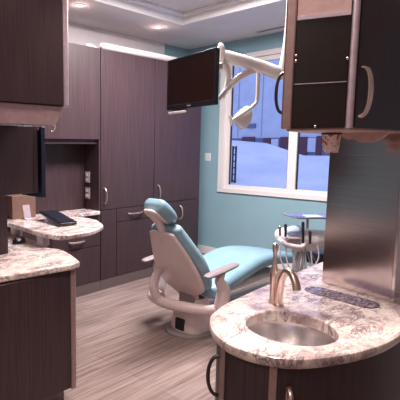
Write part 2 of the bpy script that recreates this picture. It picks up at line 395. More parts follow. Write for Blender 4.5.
# tall units
r = thing('tall_cabinet', 'tall dark wood cabinet beside the niche, with a drawer in its lower half', 'cabinet', (3.3, 3.6, 0))
link('body', bx(2.922, 3.698, YF + .02, YK, .11, 2.37), M['wood'], r)
dd_ = door(r, 2.922, 3.698, .815, 2.368)
bar_handle('handle', dd_, (2.965, YF, 1.035), (2.965, YF, .88), (0, -1, 0), M['nickel'], .008, .035)
door(r, 2.922, 3.135, .11, .815, name='filler_panel')
d_ = door(r, 3.135, 3.698, .672, .815, name='drawer'); door(r, 3.135, 3.698, .11, .672)
bar_handle('handle', d_, (3.31, YF, .748), (3.51, YF, .748), (0, -1, 0), M['nickel'], .008, .03)
link('toe_kick', bx(2.922, 3.698, YF + .006, YF + .03, 0, .11), M['kick'], r)
r = thing('tall_cabinet', 'tall dark wood cabinet at the right end beside the teal wall, behind the monitor', 'cabinet', (4.1, 3.6, 0))
link('body', bx(3.702, 4.53, YF + .02, YK, .11, 2.37), M['wood'], r)
dd_ = door(r, 3.702, 4.53, .815, 2.368)
bar_handle('handle', dd_, (3.765, YF, 1.02), (3.765, YF, .845), (0, -1, 0), M['nickel'], .008, .035)
door(r, 3.702, 4.115, .11, .815); dd_ = door(r, 4.115, 4.53, .11, .815)
bar_handle('handle', dd_, (4.16, YF, .755), (4.16, YF, .60), (0, -1, 0), M['nickel'], .008, .035)
link('toe_kick', bx(3.702, 4.53, YF + .006, YF + .03, 0, .11), M['kick'], r)
# white tube on top
M['tube'] = simple('tube_paint', (0.62, 0.57, 0.59), 0.45, var=.02)
o = link('roller_tube', tube(NB(), [(2.95, YF + .05, 2.405), (2.965, YF + .05, 2.405), (3.0, YF + .05, 2.405), (4.10, YF + .05, 2.405), (4.11, YF + .05, 2.405)], [.012, .028, .034, .034, .026], 16), M['tube'], smooth=True)
tag(o, 'long white tube with a rounded end lying along the top of the far cabinets', 'tube')
o = link('folded_cloth', tube(NB(), [(2.80, YF + .08, 2.39), (2.86, YF + .08, 2.393), (2.93, YF + .08, 2.385)], [.012, .02, .012], 10, 3), M['plastic'], smooth=True)
tag(o, 'small white bundle on the cabinet top just left of the long white tube', 'bundle')
# tan block standing in for a brown reflection in the niche
o = link('reflection_block', bx(1.98, 2.22, 3.38, 3.51, .818, 1.02), M['tan'], bevel=.004); tag(o, 'tan block standing in for a brown reflection in the niche at far left', 'box')

# ------------------------------------------------------------ left near unit
# upper cabinet
YU = 1.95
r = thing('upper_cabinet', 'large dark wood upper cabinet hanging at the upper left, nearest the viewer', 'cabinet', (0.9, 2.1, 1.66))
link('body', bx(0.35, 1.468, YU + .02, YU + .34, 1.66, 2.45), M['wood'], r)
door(r, 0.35, 0.90, 1.66, 2.45, YU); door(r, 0.90, 1.47, 1.66, 2.45, YU)
link('edge_stile', bx(1.470, 1.508, YU, YU + .34, 1.655, 2.45), M['edge'], r, bevel=.012, seg=3)
bm = NB()
rings(bm, [[Vector((x, y, z)) for x, z in ((.35, 1.565), (1.415, 1.560), (1.432, 1.575), (1.455, 1.62), (1.478, 1.658), (.35, 1.658))] for y in (YU + .012, YU + .03)])
link('light_rail', bm, M['rail'], r)
o = bar_handle('hook', r, (1.425, YU + .03, 1.565), (1.425, YU + .06, 1.53), (1, 0, -.6), M['chrome'], .005, .012)
# lower hutch cabinet behind the rail
r = thing('hutch_cabinet', 'brown wood hutch box below the upper cabinet, standing on a dark side post', 'cabinet', (1.2, 2.35, .826))
link('body', bx(0.55, 1.532, 2.32, 2.56, 1.165, 1.57), M['wood'], r)
link('door', bx(0.55, 1.500, 2.30, 2.318, 1.168, 1.568), M['wood'], r, bevel=.002)
link('door_edge', bx(1.502, 1.532, 2.300, 2.319, 1.168, 1.568), M['wood'], r, bevel=.002)
link('side_panel', bx(1.548, 1.578, 2.285, 2.52, 1.135, 1.565), M['navy'], r, bevel=.003)
link('hinge', bx(1.532, 1.548, 2.30, 2.33, 1.545, 1.562), M['chrome'], r)
link('post', bx(0.75, 1.305, 2.285, 2.305, .826, 1.165), M['wood'], r)
# base cabinet
r = thing('base_cabinet', 'low dark wood base cabinet at lower left under the granite counter', 'cabinet', (1.0, 2.2, 0))
link('body', bx(.35, 1.458, 1.91, 2.29, .10, .787), M['wood'], r)
door(r, .35, .90, .10, .787, 1.89); door(r, .90, 1.458, .10, .787, 1.89)
link('edge_stile', bx(1.460, 1.495, 1.885, 2.29, .09, .787), M['wood_trim'], r, bevel=.010, seg=3)
link('toe_kick', bx(.35, 1.45, 1.95, 2.29, 0, .10), M['kick'], r)
out = [(.35, 1.925), (1.05, 1.900), (1.30, 1.872), (1.44, 1.856), (1.51, 1.872), (1.535, 1.93), (1.575, 2.04), (1.602, 2.13), (1.602, 2.20), (1.565, 2.27), (1.50, 2.300), (1.337, 2.318), (.35, 2.318)]
o = link('countertop', prism(NB(), out, .789, .825), M['granite'], bevel=.010, seg=3); tag(o, 'near granite countertop with a clipped corner on the lower left base cabinet', 'countertop')
# lower desk behind
r = thing('writing_desk', 'low granite desk surface behind the near left counter, under the mouse', 'desk', (1.2, 2.8, 0))
link('desktop', prism(NB(), [(.6, 2.32), (1.60, 2.32), (1.68, 2.42), (1.70, 2.60), (1.70, 3.10), (1.62, 3.18), (.6, 3.18)], .770, .800), M['granite'], r, bevel=.008)
link('side_panel', bx(1.50, 1.53, 2.50, 3.14, 0, .769), M['wood'], r); link('side_panel', bx(.65, .68, 2.50, 3.14, 0, .769), M['wood'], r)
# raised oval table
r = thing('raised_table', 'raised rounded granite table leaf on a silver post, holding the keyboard', 'table', (1.68, 2.55, .801))
tp = [(1.640, 2.86), (1.754, 2.925), (1.954, 2.935), (2.10, 2.84), (2.19, 2.68), (2.20, 2.55), (2.167, 2.46), (2.08, 2.315), (1.97, 2.245), (1.865, 2.200), (1.74, 2.195), (1.63, 2.216), (1.592, 2.317), (1.595, 2.45), (1.610, 2.60), (1.625, 2.794)]
link('tabletop', prism(NB(), [(p.x, p.y) for p in catmull([(*p, 0) for p in tp], 2, True)], .868, .900), M['granite'], r, bevel=.008)
link('post', lathe(NB(), (1.655, 2.44, .801), [(.042, 0), (.042, .066)], 24), M['edge'], r, smooth=True)
link('post', lathe(NB(), (1.69, 2.83, .801), [(.042, 0), (.042, .066)], 24), M['edge'], r, smooth=True)
# mouse
r = thing('computer_mouse', 'black computer mouse on the low desk beside the dark post', 'mouse', (1.58, 2.60, .801))
def superell(c, a, b, h, rot=0):
    bm = NB(); bmesh.ops.create_uvsphere(bm, u_segments=20, v_segments=12, radius=1)
    for v in bm.verts:
        x, y, z = v.co; z = max(z, -.25)
        v.co = Vector(c) + Matrix.Rotation(rot, 3, 'Z') @ Vector((x * a, y * b, (z + .25) * h / 1.25))
    return bm
link('shell', superell((1.57, 2.60, .801), .064, .038, .040, .5), M['black'], r, smooth=True)
link('scroll_wheel', bx(1.535, 1.55, 2.575, 2.581, .830, .838), M['hose'], r)
# keyboard
r = thing('keyboard', 'slim black keyboard propped up on the raised granite table', 'keyboard', (1.88, 2.68, .900))
a = Vector((1.865, 2.44, .906)); b_ = Vector((1.93, 2.80, .950)); L_ = (b_ - a); ux = L_.normalized(); uz = ux.cross(Vector((1, 0, 0))); uz = (uz if uz.z > 0 else -uz).normalized(); uy = uz.cross(ux)
mt = Matrix((( ux.x, uy.x, uz.x, a.x), (ux.y, uy.y, uz.y, a.y), (ux.z, uy.z, uz.z, a.z), (0, 0, 0, 1)))
link('case', box(NB(), 0, .36, -.065, .065, 0, .018, mt), M['black'], r, bevel=.005)
bm = NB()
for i in range(14):
    for j in range(5): box(bm, .015 + i * .0232, .015 + i * .0232 + .019, -.058 + j * .0235, -.058 + j * .0235 + .019, .018, .024, mt)
link('keys', bm, M['navy'], r)
link('silver_rim', box(NB(), 0, .36, -.073, -.065, .0, .020, mt), M['chrome'], r)
link('prop', bx(1.90, 1.96, 2.74, 2.78, .900, .940), M['chrome'], r)
r = thing('card_holder', 'small pale upright card holder left of the keyboard on the raised table', 'holder', (1.82, 2.87, .90))
link('back_plate', box(NB(), -.03, .03, -.003, .003, 0, .11, Matrix.Translation((1.82, 2.88, .90)) @ Matrix.Rotation(-.25, 4, 'X')), M['edge'], r)
link('foot', bx(1.785, 1.855, 2.84, 2.91, .90, .906), M['edge'], r)

# ------------------------------------------------------------ sink island
ZI = 0.85
op = [(2.7, .40), (2.2, .385), (1.80, .378), (1.56, .380), (1.42, .400), (1.29, .445), (1.20, .508), (1.148, .575), (1.128, .655), (1.142, .74), (1.19, .812), (1.27, .875), (1.38, .918), (1.50, .938), (1.80, .947), (2.2, .950), (2.7, .955)]
op = [(x * (1.03 if k in (6, 7, 8) else 1.045 if k < 9 else 1.03 if k < 12 else 1.0), y * (1.045 if k < 9 else 1.02 if k < 12 else 1.0)) if x < 2.3 else (x, y + (.02 if y < .5 else 0)) for k, (x, y) in enumerate(op)]
def island_outline(inset=0.0, n=4):
    P = [p for p in catmull([(*p, 0) for p in op], n)]
    out = []
    for i, p in enumerate(P):
        tn = (P[min(i + 1, len(P) - 1)] - P[max(i - 1, 0)]).normalized(); nn = Vector((-tn.y, tn.x, 0))   # points outwards or inwards
        c = Vector((1.9, .66, 0)) - p
        if nn.dot(c) < 0: nn = -nn
        out.append((p.x + nn.x * inset, p.y + nn.y * inset))
    return out
SC = Vector((1.433, .658)); SR = .142
def resample_by_angle(outl, c, N):
    """ray-cast from c onto closed outline"""
    res = []
    for k in range(N):
        a = 2 * PI * k / N; d = Vector((math.cos(a), math.sin(a))); best = None
        for i in range(len(outl)):
            p = Vector(outl[i]) - c; q = Vector(outl[(i + 1) % len(outl)]) - c; e = q - p
            den = d.x * e.y - d.y * e.x
            if abs(den) < 1e-12: continue
            tt = (p.x * e.y - p.y * e.x) / den; s = (p.x * d.y - p.y * d.x) / den
            if tt > 0 and -1e-9 <= s <= 1 + 1e-9 and (best is None or tt > best): best = tt
        res.append(c + d * best)
    return res
N = 180
outer = resample_by_angle(island_outline(), SC, N)
inner = [SC + Vector((math.cos(2 * PI * k / N), math.sin(2 * PI * k / N))) * SR for k in range(N)]
def shr(P, s): return [SC + (p - SC) * 1 - (p - SC).normalized() * s for p in P]
lo_, mi_, hi_ = ZI - .038, ZI - .02, ZI
R3 = lambda P, z: [Vector((p.x, p.y, z)) for p in P]
bm = rings(NB(), [R3(inner, ZI - .004), R3(shr(inner, -.004), ZI), R3(shr(outer, .012), ZI), R3(shr(outer, .003), ZI - .005), R3(outer, ZI - .014), R3(shr(outer, .002), ZI - .026), R3(shr(outer, .012), ZI - .038), R3(inner, ZI - .038)], closed=True)
o = link('countertop', bm, M['granite'], smooth=True); tag(o, 'rounded granite countertop of the sink island at lower right', 'countertop')
# base
r = thing('sink_cabinet', 'curved dark wood base cabinet under the round-ended sink counter', 'cabinet', (1.9, .66, 0))
oa, ob = island_outline(.028), island_outline(.048)
V3 = lambda P, z: [Vector((x, y, z)) for x, y in P]
link('body', rings(NB(), [V3(oa, .10), V3(oa, ZI - .039), V3(ob, ZI - .039), V3(ob, .10)], closed=True), M['wood'], r, smooth=True)
link('toe_kick', prism(NB(), island_outline(.08), 0, .10), M['kick'], r, smooth=True)
fine = island_outline(.028, 12)
def stile_at(x, y, wd=.022, th=.008, nm='edge_stile', m=None, z0=.10, z1=ZI - .039):
    i = min(range(1, len(fine) - 1), key=lambda i: (fine[i][0] - x) ** 2 + (fine[i][1] - y) ** 2)
    p = Vector(fine[i]); tn = (Vector(fine[i + 1]) - Vector(fine[i - 1])).normalized(); nn = Vector((-tn.y, tn.x))
    if nn.dot(p - Vector((1.9, .66))) < 0: nn = -nn
    mt = Matrix(((tn.x, nn.x, 0, p.x), (tn.y, nn.y, 0, p.y), (0, 0, 1, 0), (0, 0, 0, 1)))
    o = link(nm, box(NB(), -wd / 2, wd / 2, 0, th, z0, z1, mt), m or M['wood_trim'], r, bevel=.003)
    return p, nn, tn
stile_at(1.185, .59); stile_at(1.205, .775, .03)
p, nn, tn = stile_at(1.225, .555, .012, .004, 'handle_backplate', M['nickel'], .58, .74)
bar_handle('handle', r, (p.x + nn.x * .004, p.y + nn.y * .004, .745), (p.x + nn.x * .004, p.y + nn.y * .004, .575), (nn.x, nn.y, 0), M['nickel'], .008, .03)
i = min(range(1, len(fine) - 1), key=lambda i: (fine[i][0] - 1.25) ** 2 + (fine[i][1] - .82) ** 2); p = Vector(fine[i])
bar_handle('handle', r, (p.x - .02, p.y - .02, .765), (p.x - .02, p.y - .02, .625), (-.72, .68, 0), M['bronze'], .006, .034)
# sink
r = thing('sink_basin', 'round stainless steel sink bowl set into the island counter', 'sink', (SC.x, SC.y, ZI - .177))
prof = [(SR + .004, -.0385), (SR + .001, -.05), (SR - .004, -.10), (SR - .012, -.145), (SR - .04, -.165), (SR - .09, -.170), (.022, -.172), (.022, -.176), (SR - .09, -.174), (SR - .035, -.17), (SR - .006, -.148), (SR + .002, -.10), (SR + .012, -.05), (SR + .018, -.0385)]
bm = NB(); n_ = 64
rings(bm, [[Vector((SC.x + q * math.cos(2 * PI * k / n_), SC.y + q * math.sin(2 * PI * k / n_), ZI + z)) for k in range(n_)] for q, z in prof], closed=True)
link('bowl', bm, M['bowl'], r, smooth=True)
link('drain', lathe(NB(), (SC.x, SC.y, ZI - .177), [(.03, .0), (.03, .007), (.02, .006), (.018, .003), (.001, .003)], 24), M['chrome'], r, smooth=True)
# faucet
fx, fy = 1.607, .812
r = thing('faucet', 'brushed nickel faucet with a tall vase-shaped lever beside the round sink', 'faucet', (fx, fy, ZI))
link('lever_column', lathe(NB(), (fx, fy, ZI), [(.017, 0), (.017, .004), (.014, .012), (.0125, .03), (.0125, .075), (.015, .100), (.0165, .118), (.013, .135), (.008, .155), (.006, .175), (.007, .195), (.0105, .212), (.011, .224), (.007, .233), (.001, .236)], 24), M['nickel'], r, smooth=True)
sx, sy = fx - .012, fy - .028
link('spout', tube(NB(), [(sx, sy, ZI), (sx, sy, ZI + .012), (sx - .001, sy - .003, ZI + .05), (sx - .008, sy - .012, ZI + .105), (sx - .016, sy - .032, ZI + .142), (sx - .026, sy - .058, ZI + .140), (sx - .034, sy - .077, ZI + .112), (sx - .037, sy - .084, ZI + .088)], [.017, .0145, .0135, .0135, .0135, .014, .0145, .0145], 16, 5), M['nickel'], r, smooth=True)
link('base_flange', lathe(NB(), (sx, sy, ZI), [(.019, 0), (.019, .004), (.015, .010)], 24), M['nickel'], r, smooth=True)
# dark inlay
def stadium(a, b, rad, n=16):
    a = Vector(a); b = Vector(b); ang = math.atan2((b - a).y, (b - a).x); out = []
    for c, s in ((b, -PI / 2), (a, PI / 2)):
        for k in range(n + 1):
            q = ang + s + PI * k / n; out.append((c.x + rad * math.cos(q), c.y + rad * math.sin(q)))
    return out
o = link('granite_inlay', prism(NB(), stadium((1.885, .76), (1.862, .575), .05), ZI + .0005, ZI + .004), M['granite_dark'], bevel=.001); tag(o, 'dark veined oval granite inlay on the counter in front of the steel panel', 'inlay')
# steel panel
PX = 1.97
def slab(name, a, b, th, z0, z1, m, parent=None, bevel=0):
    a = Vector(a); b = Vector(b); d = (b - a).normalized(); n = Vector((-d.y, d.x))
    if n.x < 0: n = -n
    mt = Matrix(((d.x, n.x, 0, a.x), (d.y, n.y, 0, a.y), (0, 0, 1, 0), (0, 0, 0, 1)))
    return link(name, box(NB(), 0, (b - a).length, 0, th, z0, z1, mt), m, parent, bevel=bevel)
r = thing('steel_panel', 'tall brushed stainless steel panel standing on the island counter under the upper cabinet', 'panel', (2.0, .65, ZI))
slab('face_sheet', (2.026, .801), (1.953, .515), .05, ZI + .001, 1.498, M['steel'], r)
slab('edge_trim', (1.953, .514), (1.951, .504), .055, ZI + .001, 1.498, M['chrome'], r)
slab('side_sheet', (2.01, .503), (2.60, .44), .02, ZI + .001, 1.498, M['steel'], r)
# island upper cabinet
r = thing('island_cabinet', 'dark wood upper cabinet with reflections painted on its mirror end panel above the sink island', 'cabinet', (1.9, .66, 1.51))
Z1, Z2 = 1.51, 2.42
bm = prism(NB(), [(1.492, .735), (1.552, .580), (2.55, .470), (2.62, .80)], Z1, Z2); link('body', bm, M['wood'], r)
A = Vector((1.478, .728)); B = Vector((1.545, .570)); dn = (B - A).normalized(); nn = Vector((dn.y, -dn.x))
if nn.x > 0: nn = -nn
def onend(name, t0, t1, z0, z1, th, m, off=0.0, bevel=0):
    L = (B - A).length
    mt = Matrix(((dn.x, nn.x, 0, A.x), (dn.y, nn.y, 0, A.y), (0, 0, 1, 0), (0, 0, 0, 1)))
    return link(name, box(NB(), t0 * L, t1 * L, off, off + th, z0, z1, mt), m, r, bevel=bevel)
onend('end_frame', .0, 1.0, Z1, Z2, .004, M['wood'], -.006)
onend('end_stile', -.10, .085, Z1 - .004, Z2, .014, M['wood_trim'], -.004, .005)
onend('reflection_panel', .10, .985, Z1 + .004, 1.650, .004, M['dark_mirror'])  # mirror reflection modelled as dark plates, seam rails and a pale strip
onend('reflection_panel', .10, .985, 1.6525, 1.852, .004, M['dark_mirror'])
onend('reflection_seam', .10, .985, 1.650, 1.6525, .005, M['edge'])
onend('reflection_seam', .10, .985, 1.853, 1.866, .006, M['edge'])
onend('reflection_panel', .10, .985, 1.866, Z2, .004, M['pale'])
for t_, z_ in ((.105, 1.725), (.105, 1.742), (.97, 1.722), (.50, 1.514)):
    c = A + dn * (B - A).length * t_ + nn * .004
    bmx = NB(); bmesh.ops.create_uvsphere(bmx, u_segments=12, v_segments=8, radius=.0045, matrix=Matrix.Translation((c.x, c.y, z_)))
    link('clip', bmx, M['nickel'], r, smooth=True)
# corner stile between end and front
link('corner_stile', lathe(NB(), (1.562, .566, Z1 - .003), [(.013, 0), (.013, Z2 - Z1)], 20), M['edge'], r, smooth=True)
def front_slab(name, x0, x1, z0, z1, th, m, off=0.0, bevel=.002):
    a = Vector((1.575, .562)); b = Vector((2.55, .455)); d = (b - a).normalized(); n = Vector((d.y, -d.x))
    mt = Matrix(((d.x, n.x, 0, a.x), (d.y, n.y, 0, a.y), (0, 0, 1, 0), (0, 0, 0, 1)))
    return link(name, box(NB(), x0, x1, off, off + th, z0, z1, mt), m, r, bevel=bevel), a, d, n
fd_, a, d, n = front_slab('door', .004, .46, Z1, Z2, .018, M['wood'], -.008)
front_slab('door', .465, .95, Z1, Z2, .018, M['wood'], -.008)
hx = a + d * .035 + n * .010
bar_handle('handle', fd_, (hx.x, hx.y, 1.700), (hx.x, hx.y, 1.545), (n.x, n.y, 0), M['nickel'], .014, .024, .35)
bar_handle('handle', r, (1.476, .744, 1.690), (1.476, .744, 1.560), (-.45, .9, 0), M['bronze'], .005, .02)
# underside rail
link('bottom_panel', prism(NB(), [(1.500, .74), (1.565, .565), (2.55, .46), (2.62, .82), (1.75, .80)], Z1 - .010, Z1), M['pale'], r, bevel=.003)
bm = NB(); pr_ = catmull([(0, 0, 0), (.02, -.022, 0), (.045, -.034, 0), (.065, -.030, 0), (.085, -.036, 0), (.12, -.050, 0), (.17, -.050, 0), (.21, -.035, 0), (.24, -.012, 0), (.25, 0, 0)], 4)
a0 = Vector((1.90, .72)); a1 = Vector((1.83, .53))
dd = (a1 - a0).normalized(); n2 = Vector((-dd.y, dd.x)); s_ = (a1 - a0).length / .25
rings(bm, [[Vector((a0.x + dd.x * q.x * s_ + n2.x * k, a0.y + dd.y * q.x * s_ + n2.y * k, 1.499 + q.y * .7)) for q in pr_] for k in (0, .012)])
link('scalloped_valance', bm, M['pale'], r)
# cup
cx, cy = 1.79, .705
r = thing('paper_cup', 'floral red and green paper cup hanging beneath the island upper cabinet', 'cup', (cx, cy, 1.43))
link('cup_wall', lathe(NB(), (cx, cy, 1.4245), [(.0001, 0), (.026, 0), (.0265, .001), (.033, .070), (.0335, .0735), (.0001, .0735)], 28), M['cup'], r, smooth=True)
link('dispenser_ring', lathe(NB(), (cx, cy, 1.4925), [(.036, 0), (.036, .006), (.03, .0062)], 28), M['black'], r, smooth=True)

# ------------------------------------------------------------ dental chair
CX, CY = 2.85, 2.10
r = thing('dental_chair', 'teal upholstered dental chair with a pinkish white shell, in front of the far cabinets', 'dental chair', (CX, CY, 0))
def loft(path, n=5, y0=CY):
    """path: list of (x, z, nx, nz, halfwidth, halfthick, yoff)"""
    rs = []
    for x, z, nx, nz, hw, ht, yo in path:
        l = math.hypot(nx, nz); nx /= l; nz /= l
        rs.append([Vector((x + nx * v, y0 + yo + u, z + nz * v)) for u, v in rrect(hw, ht, n)])
    return rings(NB(), rs)
def lerp_path(keys, n=5):
    P = []
    K = [list(k) for k in keys]
    for i in range(len(K) - 1):
        a, b, c, d = K[max(i - 1, 0)], K[i], K[i + 1], K[min(i + 2, len(K) - 1)]
        for s in range(n):
            t = s / n
            P.append([0.5 * ((2 * b[j]) + (c[j] - a[j]) * t + (2 * a[j] - 5 * b[j] + 4 * c[j] - d[j]) * t * t + (3 * b[j] - a[j] - 3 * c[j] + d[j]) * t ** 3) for j in range(7)])
    P.append(K[-1]); return P
# seat and leg rest, one upholstery
seat = [(2.80, .34, -.2, 1, .02, .01, 0), (2.81, .34, -.2, 1, .17, .04, 0), (2.86, .345, -.15, 1, .235, .055, 0), (3.00, .385, -.1, 1, .25, .06, 0), (3.25, .43, -.12, 1, .25, .06, 0),
        (3.50, .465, 0, 1, .245, .06, 0), (3.75, .455, .12, 1, .235, .055, 0), (4.05, .405, .2, 1, .215, .05, 0), (4.30, .355, .2, 1, .19, .045, 0), (4.38, .340, .2, 1, .13, .035, 0), (4.40, .335, .2, 1, .02, .01, 0)]
link('seat_cushion', loft(lerp_path(seat)), M['vinyl'], r, smooth=True)
link('seat_pan', bx(2.85, 3.9, CY - .16, CY + .16, .27, .33), M['shell'], r, bevel=.03, seg=3)
# back: axis from bottom (2.86,.40) up to (2.47,.85)
u_ = Vector((-.53, .848)); n_v = Vector((.848, .53))
def backpath(keys, off):
    out = []
    for s, hw, ht, o2 in keys:
        p = Vector((2.79, .285)) + u_ * s + n_v * (off + o2)
        out.append((p.x, p.y, n_v.x, n_v.y, hw, ht, 0))
    return lerp_path(out, 5)
link('back_cushion', loft(backpath([(.04, .02, .01, 0), (.07, .17, .035, 0), (.13, .215, .045, 0), (.30, .225, .05, .01), (.47, .19, .05, 0), (.60, .145, .045, .0), (.655, .12, .035, .0), (.67, .02, .01, .0)], .060)), M['vinyl'], r, smooth=True)
link('back_shell', loft(backpath([(-.04, .02, .005, 0), (-.035, .07, .012, 0), (.04, .11, .018, 0), (.12, .19, .018, 0), (.28, .205, .02, -.005), (.47, .165, .018, 0), (.60, .122, .016, .0), (.645, .10, .012, .0), (.65, .02, .006, .0)], -.002)), M['shell'], r, smooth=True)
# headrest
hc = Vector((2.43, .980)); hu = Vector((-.77, .64)); hn = Vector((.64, .77))
def hp(keys):
    out = []
    for s, hw, ht, bend in keys:
        p = hc + hu * s + hn * bend; out.append((p.x, p.y, hn.x, hn.y, hw, ht, 0))
    return lerp_path(out, 5)
link('headrest', loft(hp([(-.125, .02, .008, .02), (-.12, .06, .024, .018), (-.085, .095, .042, .008), (0, .115, .050, 0), (.075, .10, .044, .008), (.105, .07, .026, .018), (.11, .02, .008, .02)])), M['vinyl'], r, smooth=True)
link('headrest_mount', tube(NB(), [(2.50, CY, .76), (2.46, CY, .85), (2.41, CY, .915), (2.37, CY, .96), (2.33, CY, .985)], [.035, .03, .028, .035, .022], 12, 4), M['shell'], r, smooth=True)
link('headrest_shell', loft(lerp_path([(2.49, .895, hn.x, hn.y, .03, .008, 0), (2.47, .905, hn.x, hn.y, .055, .012, 0), (2.38, .955, hn.x, hn.y, .065, .014, 0), (2.31, 1.00, hn.x, hn.y, .045, .012, 0), (2.30, 1.01, hn.x, hn.y, .02, .006, 0)])), M['shell'], r, smooth=True)
# arm rests
for s in (-1, 1):
    y = CY + s * .30
    link('armrest', tube(NB(), [(2.58, y, .535), (2.62, y, .54), (2.77, y, .55), (2.93, y, .562), (2.98, y, .565)], [.018, .036, .040, .036, .016], 14, 4, .5, up=(0, 0, 1)), M['armpad'], r, smooth=True)
    link('armrest_support', tube(NB(), [(2.80, CY + s * .285, .20), (2.78, CY + s * .30, .28), (2.80, CY + s * .305, .40), (2.75, y, .48), (2.78, y, .535)], [.045, .055, .048, .035, .025], 14, 5), M['shell'], r, smooth=True)
    bmx = tube(NB(), [(2.80, CY + s * .32, .24), (2.80, CY + s * .345, .24), (2.80, CY + s * .352, .24)], [.038, .036, .01], 20); link('hub_cap', bmx, M['armpad'], r, smooth=True)
# yoke beneath
link('yoke', tube(NB(), [(2.80, CY + .285, .25), (2.66, CY + .27, .25), (2.60, CY + .12, .25), (2.62, CY - .06, .25), (2.70, CY - .22, .25), (2.80, CY - .285, .25)], [.038, .038, .042, .042, .038, .038], 14, 6), M['shell'], r, smooth=True)
link('yoke', tube(NB(), [(2.60, CY + .13, .25), (2.57, CY + .17, .34), (2.62, CY + .19, .45), (2.68, CY + .16, .50)], [.035, .036, .03, .02], 12, 5), M['shell'], r, smooth=True)
# base
def oval(cx, cy, a, b, z, n=40, e=2.6):
    return [Vector((cx + a * math.copysign(abs(math.cos(t)) ** (2 / e), math.cos(t)), cy + b * math.copysign(abs(math.sin(t)) ** (2 / e), math.sin(t)), z)) for t in [2 * PI * k / n for k in range(n)]]
link('floor_plate', rings(NB(), [oval(CX + .1, CY, .34, .19, 0), oval(CX + .1, CY, .34, .19, .015), oval(CX + .1, CY, .32, .17, .022)]), M['armpad'], r, smooth=True)
link('base_housing', rings(NB(), [oval(CX, CY, .17, .15, .022), oval(CX, CY, .17, .15, .08), oval(CX, CY, .15, .13, .16), oval(CX, CY, .12, .11, .19), oval(CX + .02, CY, .11, .10, .27)]), M['shell'], r, smooth=True)
link('access_opening', bx(CX - .176, CX - .12, CY - .045, CY + .045, .03, .125), M['black'], r, bevel=.012)
link('lift_column', bx(CX - .10, CX - .02, CY - .07, CY + .07, .19, .34), M['armpad'], r, bevel=.01)
link('lift_arm', tube(NB(), [(CX, CY, .22), (3.05, CY, .27), (3.3, CY, .30)], .06, 14, 4), M['shell'], r, smooth=True)

# ------------------------------------------------------------ monitor
def unp(x, y, d):
    R = Vector((math.sin(yaw), -math.cos(yaw), 0)); U = R.cross(fwd)
    return Vector((0, 0, 1.45)) + (fwd + R * ((x - 100) / 450) - U * ((y - 200) / 450)) * d
TLp = unp(168, 61, 3.1); TRp = unp(216.5, 47, 2.67); 
dv = TRp - TLp; dv.z = 0; Wd = dv.length; dv.normalize(); nv = Vector((dv.y, -dv.x, 0)); nv = nv if nv.dot(-TLp) > 0 else -nv   # towards viewer
zt = (TLp.z + TRp.z) / 2; Hm = .335
def M4(o, a, b, c): return Matrix(((a.x, b.x, c.x, o.x), (a.y, b.y, c.y, o.y), (a.z, b.z, c.z, o.z), (0, 0, 0, 1)))
mt = M4(Vector((TLp.x, TLp.y, zt - Hm)), dv, nv, Vector((0, 0, 1)))
mc = mt @ Vector((Wd / 2, -.05, Hm / 2))
r = thing('monitor', 'flat black monitor on a ceiling arm in front of the far cabinets', 'monitor', mc)
link('casing', box(NB(), 0, Wd, -.030, -.004, 0, Hm, mt), M['black'], r, bevel=.006)
bm = NB(); bz = .012
box(bm, 0, Wd, -.004, .004, Hm - bz, Hm, mt); box(bm, 0, Wd, -.004, .004, 0, .03, mt); box(bm, 0, bz, -.004, .004, .03, Hm - bz, mt); box(bm, Wd - bz, Wd, -.004, .004, .03, Hm - bz, mt)
link('bezel', bm, M['black'], r, bevel=.002)
link('screen', box(NB(), bz, Wd - bz, -.003, .001, .03, Hm - bz, mt), M['screen'], r)
link('badge', box(NB(), Wd * .46, Wd * .54, .004, .005, .010, .018, mt), M['hose'], r)
link('handle_bar', tube(NB(), [mt @ Vector((.02, .0, -.022)), mt @ Vector((.03, .0, -.022)), mt @ Vector((.20, .0, -.020)), mt @ Vector((.21, .0, -.020))], [.005, .009, .009, .005], 10), M['plastic'], r, smooth=True)
link('handle_bracket', box(NB(), .05, .18, -.03, -.01, -.025, .01, mt), M['black'], r)
link('side_clip', tube(NB(), [mt @ Vector((.0, -.06, Hm - .03)), mt @ Vector((-.012, -.06, Hm - .06)), mt @ Vector((-.03, -.06, Hm - .095)), mt @ Vector((-.028, -.06, Hm - .11))], [.006, .010, .012, .006], 10, 4), M['plastic'], r, smooth=True)
link('clip_arm', box(NB(), -.004, Wd * .5, -.066, -.052, Hm - .045, Hm - .02, mt), M['black'], r)
link('mount_plate', box(NB(), Wd / 2 - .05, Wd / 2 + .05, -.065, -.045, Hm / 2 - .05, Hm / 2 + .05, mt), M['black'], r)
mb = mt @ Vector((Wd / 2, -.085, Hm / 2))
DD = 2.85
capP = unp(222, 56, DD)
link('mount_arm', tube(NB(), [mt @ Vector((Wd / 2, -.05, Hm / 2)), mb, mt @ Vector((Wd * .75, -.10, Hm * .6)), mt @ Vector((Wd * .92, -.07, Hm * .72)), capP + Vector((-.03, .03, -.07))], .018, 10, 4), M['plastic'], r, smooth=True)

